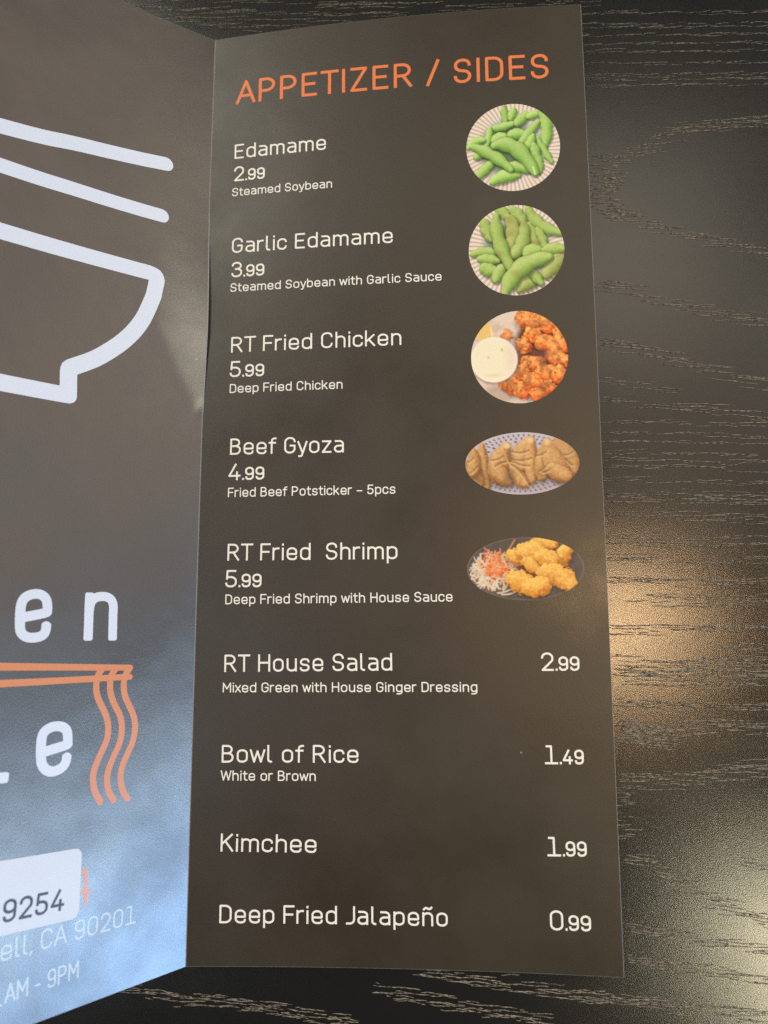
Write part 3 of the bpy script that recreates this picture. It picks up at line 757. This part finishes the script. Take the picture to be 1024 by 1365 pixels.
# ------------------------------------------------------------------ the table top
def build_table():
    V = []; F = []; MI = []

    def box(x0, x1, y0, y1, z0, z1):
        k = len(V); V.extend([(x, y, z) for z in (z0, z1) for y in (y0, y1) for x in (x0, x1)])
        for q in ((0, 2, 3, 1), (4, 5, 7, 6), (0, 1, 5, 4), (2, 6, 7, 3), (0, 4, 6, 2), (1, 3, 7, 5)): F.append([k + i for i in q]); MI.append(0)
    box(-420, 560, -330, 520, -28, 0)
    rs = random.Random(12)

    def pore(x, y, L, slope, w, h):
        """One open pore of the embossed grain: a narrow wavering lip along the wood."""
        n = max(4, int(L / 0.28)); k = len(V); jy = 0.0; vy = 0.0
        for i in range(n + 1):
            t = i / n; vy = vy * .40 + rs.gauss(0, .034); jy = jy * .95 + vy
            e = min(1, 5 * t + .15, 5 * (1 - t) + .15) * rs.uniform(.85, 1.12)
            px = x + L * t; py = y + slope * L * t + jy; ww = w * (.5 + .5 * e)
            V.extend([(px, py - ww, -.004), (px, py - ww * .30, h * e), (px, py + ww * .35, h * e), (px, py + ww, -.004)])
        for i in range(n):
            a = k + 4 * i; b = a + 4
            for q in range(3): F.append([a + q, b + q, b + q + 1, a + q + 1]); MI.append(2 if q == 0 else 1)  # near face takes the painted shade

    def band(pts, half, dens, ln):
        P = np.array(pts, float)
        steep = abs(P[-1][0] - P[0][0]) < 1.4 * abs(P[-1][1] - P[0][1]) or len({np.sign(d) for d in np.diff(P[:, 0])}) > 1
        if P[0][0] > P[-1][0]: P = P[::-1]
        seg = np.linalg.norm(np.diff(P, axis=0), axis=1); tot = seg.sum(); cum = np.r_[0, np.cumsum(seg)]

        def at(t):
            i = max(0, min(len(seg) - 1, int(np.searchsorted(cum, t) - 1))); f = (t - cum[i]) / seg[i]
            d = P[i + 1] - P[i]; sl = d[1] / d[0] if abs(d[0]) > 1e-3 else 0
            return P[i] + d * f, max(-.13, min(.06, sl * .4))
        wd = lambda: (rs.uniform(.09, .135), rs.uniform(.04, .07))
        if steep:                                         # the cathedral: short level pores stacked one under another
            t = 0.0
            while t < tot:
                p, sl = at(t); per = max(1, int(half / 1.6))
                for _ in range(per):
                    L = ln * rs.choice((.4, .6, .9, 1.3)); pore(p[0] + rs.uniform(-half, half) - L / 2, p[1] + rs.uniform(-.25, .25), L, rs.uniform(-.02, .02), *wd())
                t += rs.uniform(.4, .7)
            return
        nl = max(1, int(round(dens * 1.55)))
        for j in range(nl):
            off0 = 0 if nl == 1 else -half + 2 * half * j / (nl - 1)
            t = rs.uniform(0, ln * .6) if j else 0.0
            while t < tot:
                L = ln * rs.choice((.3, .6, 1.0, 1.4, 1.9, 2.4)); p, sl = at(t)
                if rs.random() < .86: pore(p[0], p[1] + off0 + rs.gauss(0, .16 + .10 * half), min(L, tot - t + ln), sl, *wd())
                t += L + rs.choice((.15, .3, .6, .25 * ln)) - (.6 if rs.random() < .25 else 0)
    for b in BANDS: band(*b)
    for k in range(60):                                   # the grain runs on past what the picture shows
        y = -120 + k * 6.5
        band([(146, y + 4), (230, y - 2), (330, y)], .8, rs.uniform(.6, 2.5), 5)
        if k > 17: band([(-300, y + 5), (-150, y), (-32, y + 3)], .8, rs.uniform(.6, 2.5), 5)
        if y < -22: band([(-300, y), (0, y + 4), (146, y)], .9, rs.uniform(.8, 3), 5)
        if y > 240: band([(-32, y), (146, y)], .9, rs.uniform(.6, 2.5), 5)
    o = link_mesh('table_top', V, F, [TABLE, PORE, GROOVE_SHADE], None, (0, 0, 0), MI, smooth=True)
    sm = [True] * len(F); sm[:6] = [False] * 6
    o.data.polygons.foreach_set('use_smooth', sm)
    o['kind'] = 'structure'
    return o


build_table()

# ------------------------------------------------------------------ the menu
menu = bpy.data.objects.new('menu', None); COL.objects.link(menu)
menu.location = MENU_AT * MM; menu.empty_display_size = 0.02
menu['label'] = 'black folded paper menu with orange heading, lying open on dark wood grain table'
menu['category'] = 'menu'

page = sheet('page_panel', page_pt, 0.0, W, 0.0, H, 64, 120, 0.32, BLACK, menu)
page['label'] = 'flat inner page listing appetizers and sides with prices'
cover = sheet('cover_panel', cover_pt, -0.12, W, 0.0, H, 120, 220, 0.32, COVER, menu)
cover['label'] = 'raised left panel with a large white bowl drawing and orange noodles'

for kind, text, cap, p0, p1 in ROWS:
    if kind == 'heading': text_object(kind, text, cap, p0, p1, page_pt, ORANGE, page, 0.77, gap=.30)
    elif kind == 'dish_name': text_object(kind, text, cap, p0, p1, page_pt, WHITE, page, 0.425)
    elif kind == 'price': text_object(kind, text, cap, p0, p1, page_pt, WHITE, page, 0.435, small_tail=True)
    else: text_object(kind, text, cap, p0, p1, page_pt, WHITE, page, 0.27)

photo(*PHOTOS[0], paint_edamame, (505, 453), (425, 395), page, 'round photo of green soybean pods in a ribbed white dish')
photo(*PHOTOS[1], paint_garlic_edamame, (503, 435), (405, 383), page, 'round photo of soybean pods with brown garlic sauce')
photo(*PHOTOS[2], paint_chicken, (496, 448), (412, 393), page, 'round photo of orange fried chicken beside a cup of white sauce')
photo(*PHOTOS[3], paint_gyoza, (503, 310), (445, 242), page, 'oval photo of five brown dumplings on a white doily')
photo(*PHOTOS[4], paint_shrimp, (515, 306), (447, 240), page, 'oval photo of golden fried shrimp and shredded salad on a dark plate')

same = lambda x, y: (x, y)
cov = lambda name, shapes, mat, eps=0.025: ink_object(name, shapes, cover_pt, same, mat, cover, eps)
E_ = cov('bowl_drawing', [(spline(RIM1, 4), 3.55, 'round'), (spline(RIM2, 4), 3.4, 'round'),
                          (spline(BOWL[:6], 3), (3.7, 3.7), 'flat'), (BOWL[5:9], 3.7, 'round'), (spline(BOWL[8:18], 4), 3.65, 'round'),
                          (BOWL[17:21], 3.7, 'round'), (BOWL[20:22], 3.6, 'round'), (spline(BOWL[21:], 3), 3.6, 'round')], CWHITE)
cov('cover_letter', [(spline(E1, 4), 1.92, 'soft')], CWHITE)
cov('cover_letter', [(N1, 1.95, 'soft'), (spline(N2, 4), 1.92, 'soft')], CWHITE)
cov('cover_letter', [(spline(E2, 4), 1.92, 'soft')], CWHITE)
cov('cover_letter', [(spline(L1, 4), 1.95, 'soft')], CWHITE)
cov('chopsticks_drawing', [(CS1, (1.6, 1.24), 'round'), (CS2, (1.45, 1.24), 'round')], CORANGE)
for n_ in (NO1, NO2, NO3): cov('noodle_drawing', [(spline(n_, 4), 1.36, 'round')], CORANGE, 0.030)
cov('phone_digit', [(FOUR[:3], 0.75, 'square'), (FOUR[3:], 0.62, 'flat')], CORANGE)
text_object('address_line', 'ell, CA 90201', 3.6, T_ADR[0], T_ADR[1], cover_pt, CGLARE, cover, 0.38, flip=-1)
text_object('opening_hours', 'AM - 9PM', 3.3, T_HRS[0], T_HRS[1], cover_pt, CGLARE, cover, 0.38, flip=-1)
cov('opening_hours', [([T_LEAD[0], T_LEAD[1]], 0.38, 'flat')], CGLARE)


def build_sticker():
    r = 1.5
    pts = [(STK[0][0], STK[0][1]), (STK[1][0], STK[1][1]), (*STK[2], r), (*STK[3], r), (*STK[4],), (*STK[5],)]
    out = fillet(pts, True)[:-1]
    # a grid inside the outline so that it follows the page
    r_ = delaunay_2d_cdt([Vector(p) for p in out] + [Vector((s, v)) for s in np.arange(27, 50, 2.5) for v in np.arange(19, 29, 2.5)],
                         [], [list(range(len(out)))], 1, 1e-6)
    v2 = [(p.x, p.y) for p in r_[0]]
    top = [cover_pt(*p) + 0.09 * normal(cover_pt, *p) for p in v2]; k = len(top)
    low = [cover_pt(*p) + 0.004 * normal(cover_pt, *p) for p in out]
    F = [list(f) for f in r_[2]]; F = [f if np.cross(top[f[1]] - top[f[0]], top[f[2]] - top[f[0]])[2] > 0 else f[::-1] for f in F]
    V = top + low; n = len(out); mi = [0] * len(F)
    for i in range(n): F.append([i, (i + 1) % n, k + (i + 1) % n, k + i]); mi.append(0)
    p0 = np.array(T_DIG[0]); p1 = np.array(T_DIG[1]); d = p1 - p0; L = np.linalg.norm(d); d /= L; per = -np.array([-d[1], d[0]]); w = .52
    v2, f2 = ink([(s, w, 'square') for s in text_strokes('9254', L - w, 3.95 - w, .26)])
    k = len(V)
    V += [cover_pt(*q) + 0.11 * normal(cover_pt, *q) for q in (p0 + d * (x + w / 2) + per * (y + w / 2) for x, y in v2)]
    for t in f2:
        t = [k + i for i in t]; F.append(t if np.cross(V[t[1]] - V[t[0]], V[t[2]] - V[t[0]])[2] > 0 else t[::-1]); mi.append(1)
    o = link_mesh('sticker', V, F, [STICKER, STICKER_INK], cover, MENU_AT, mi, smooth=False)
    o['label'] = 'white rounded paper sticker with grey digits stuck over the phone number'


build_sticker()
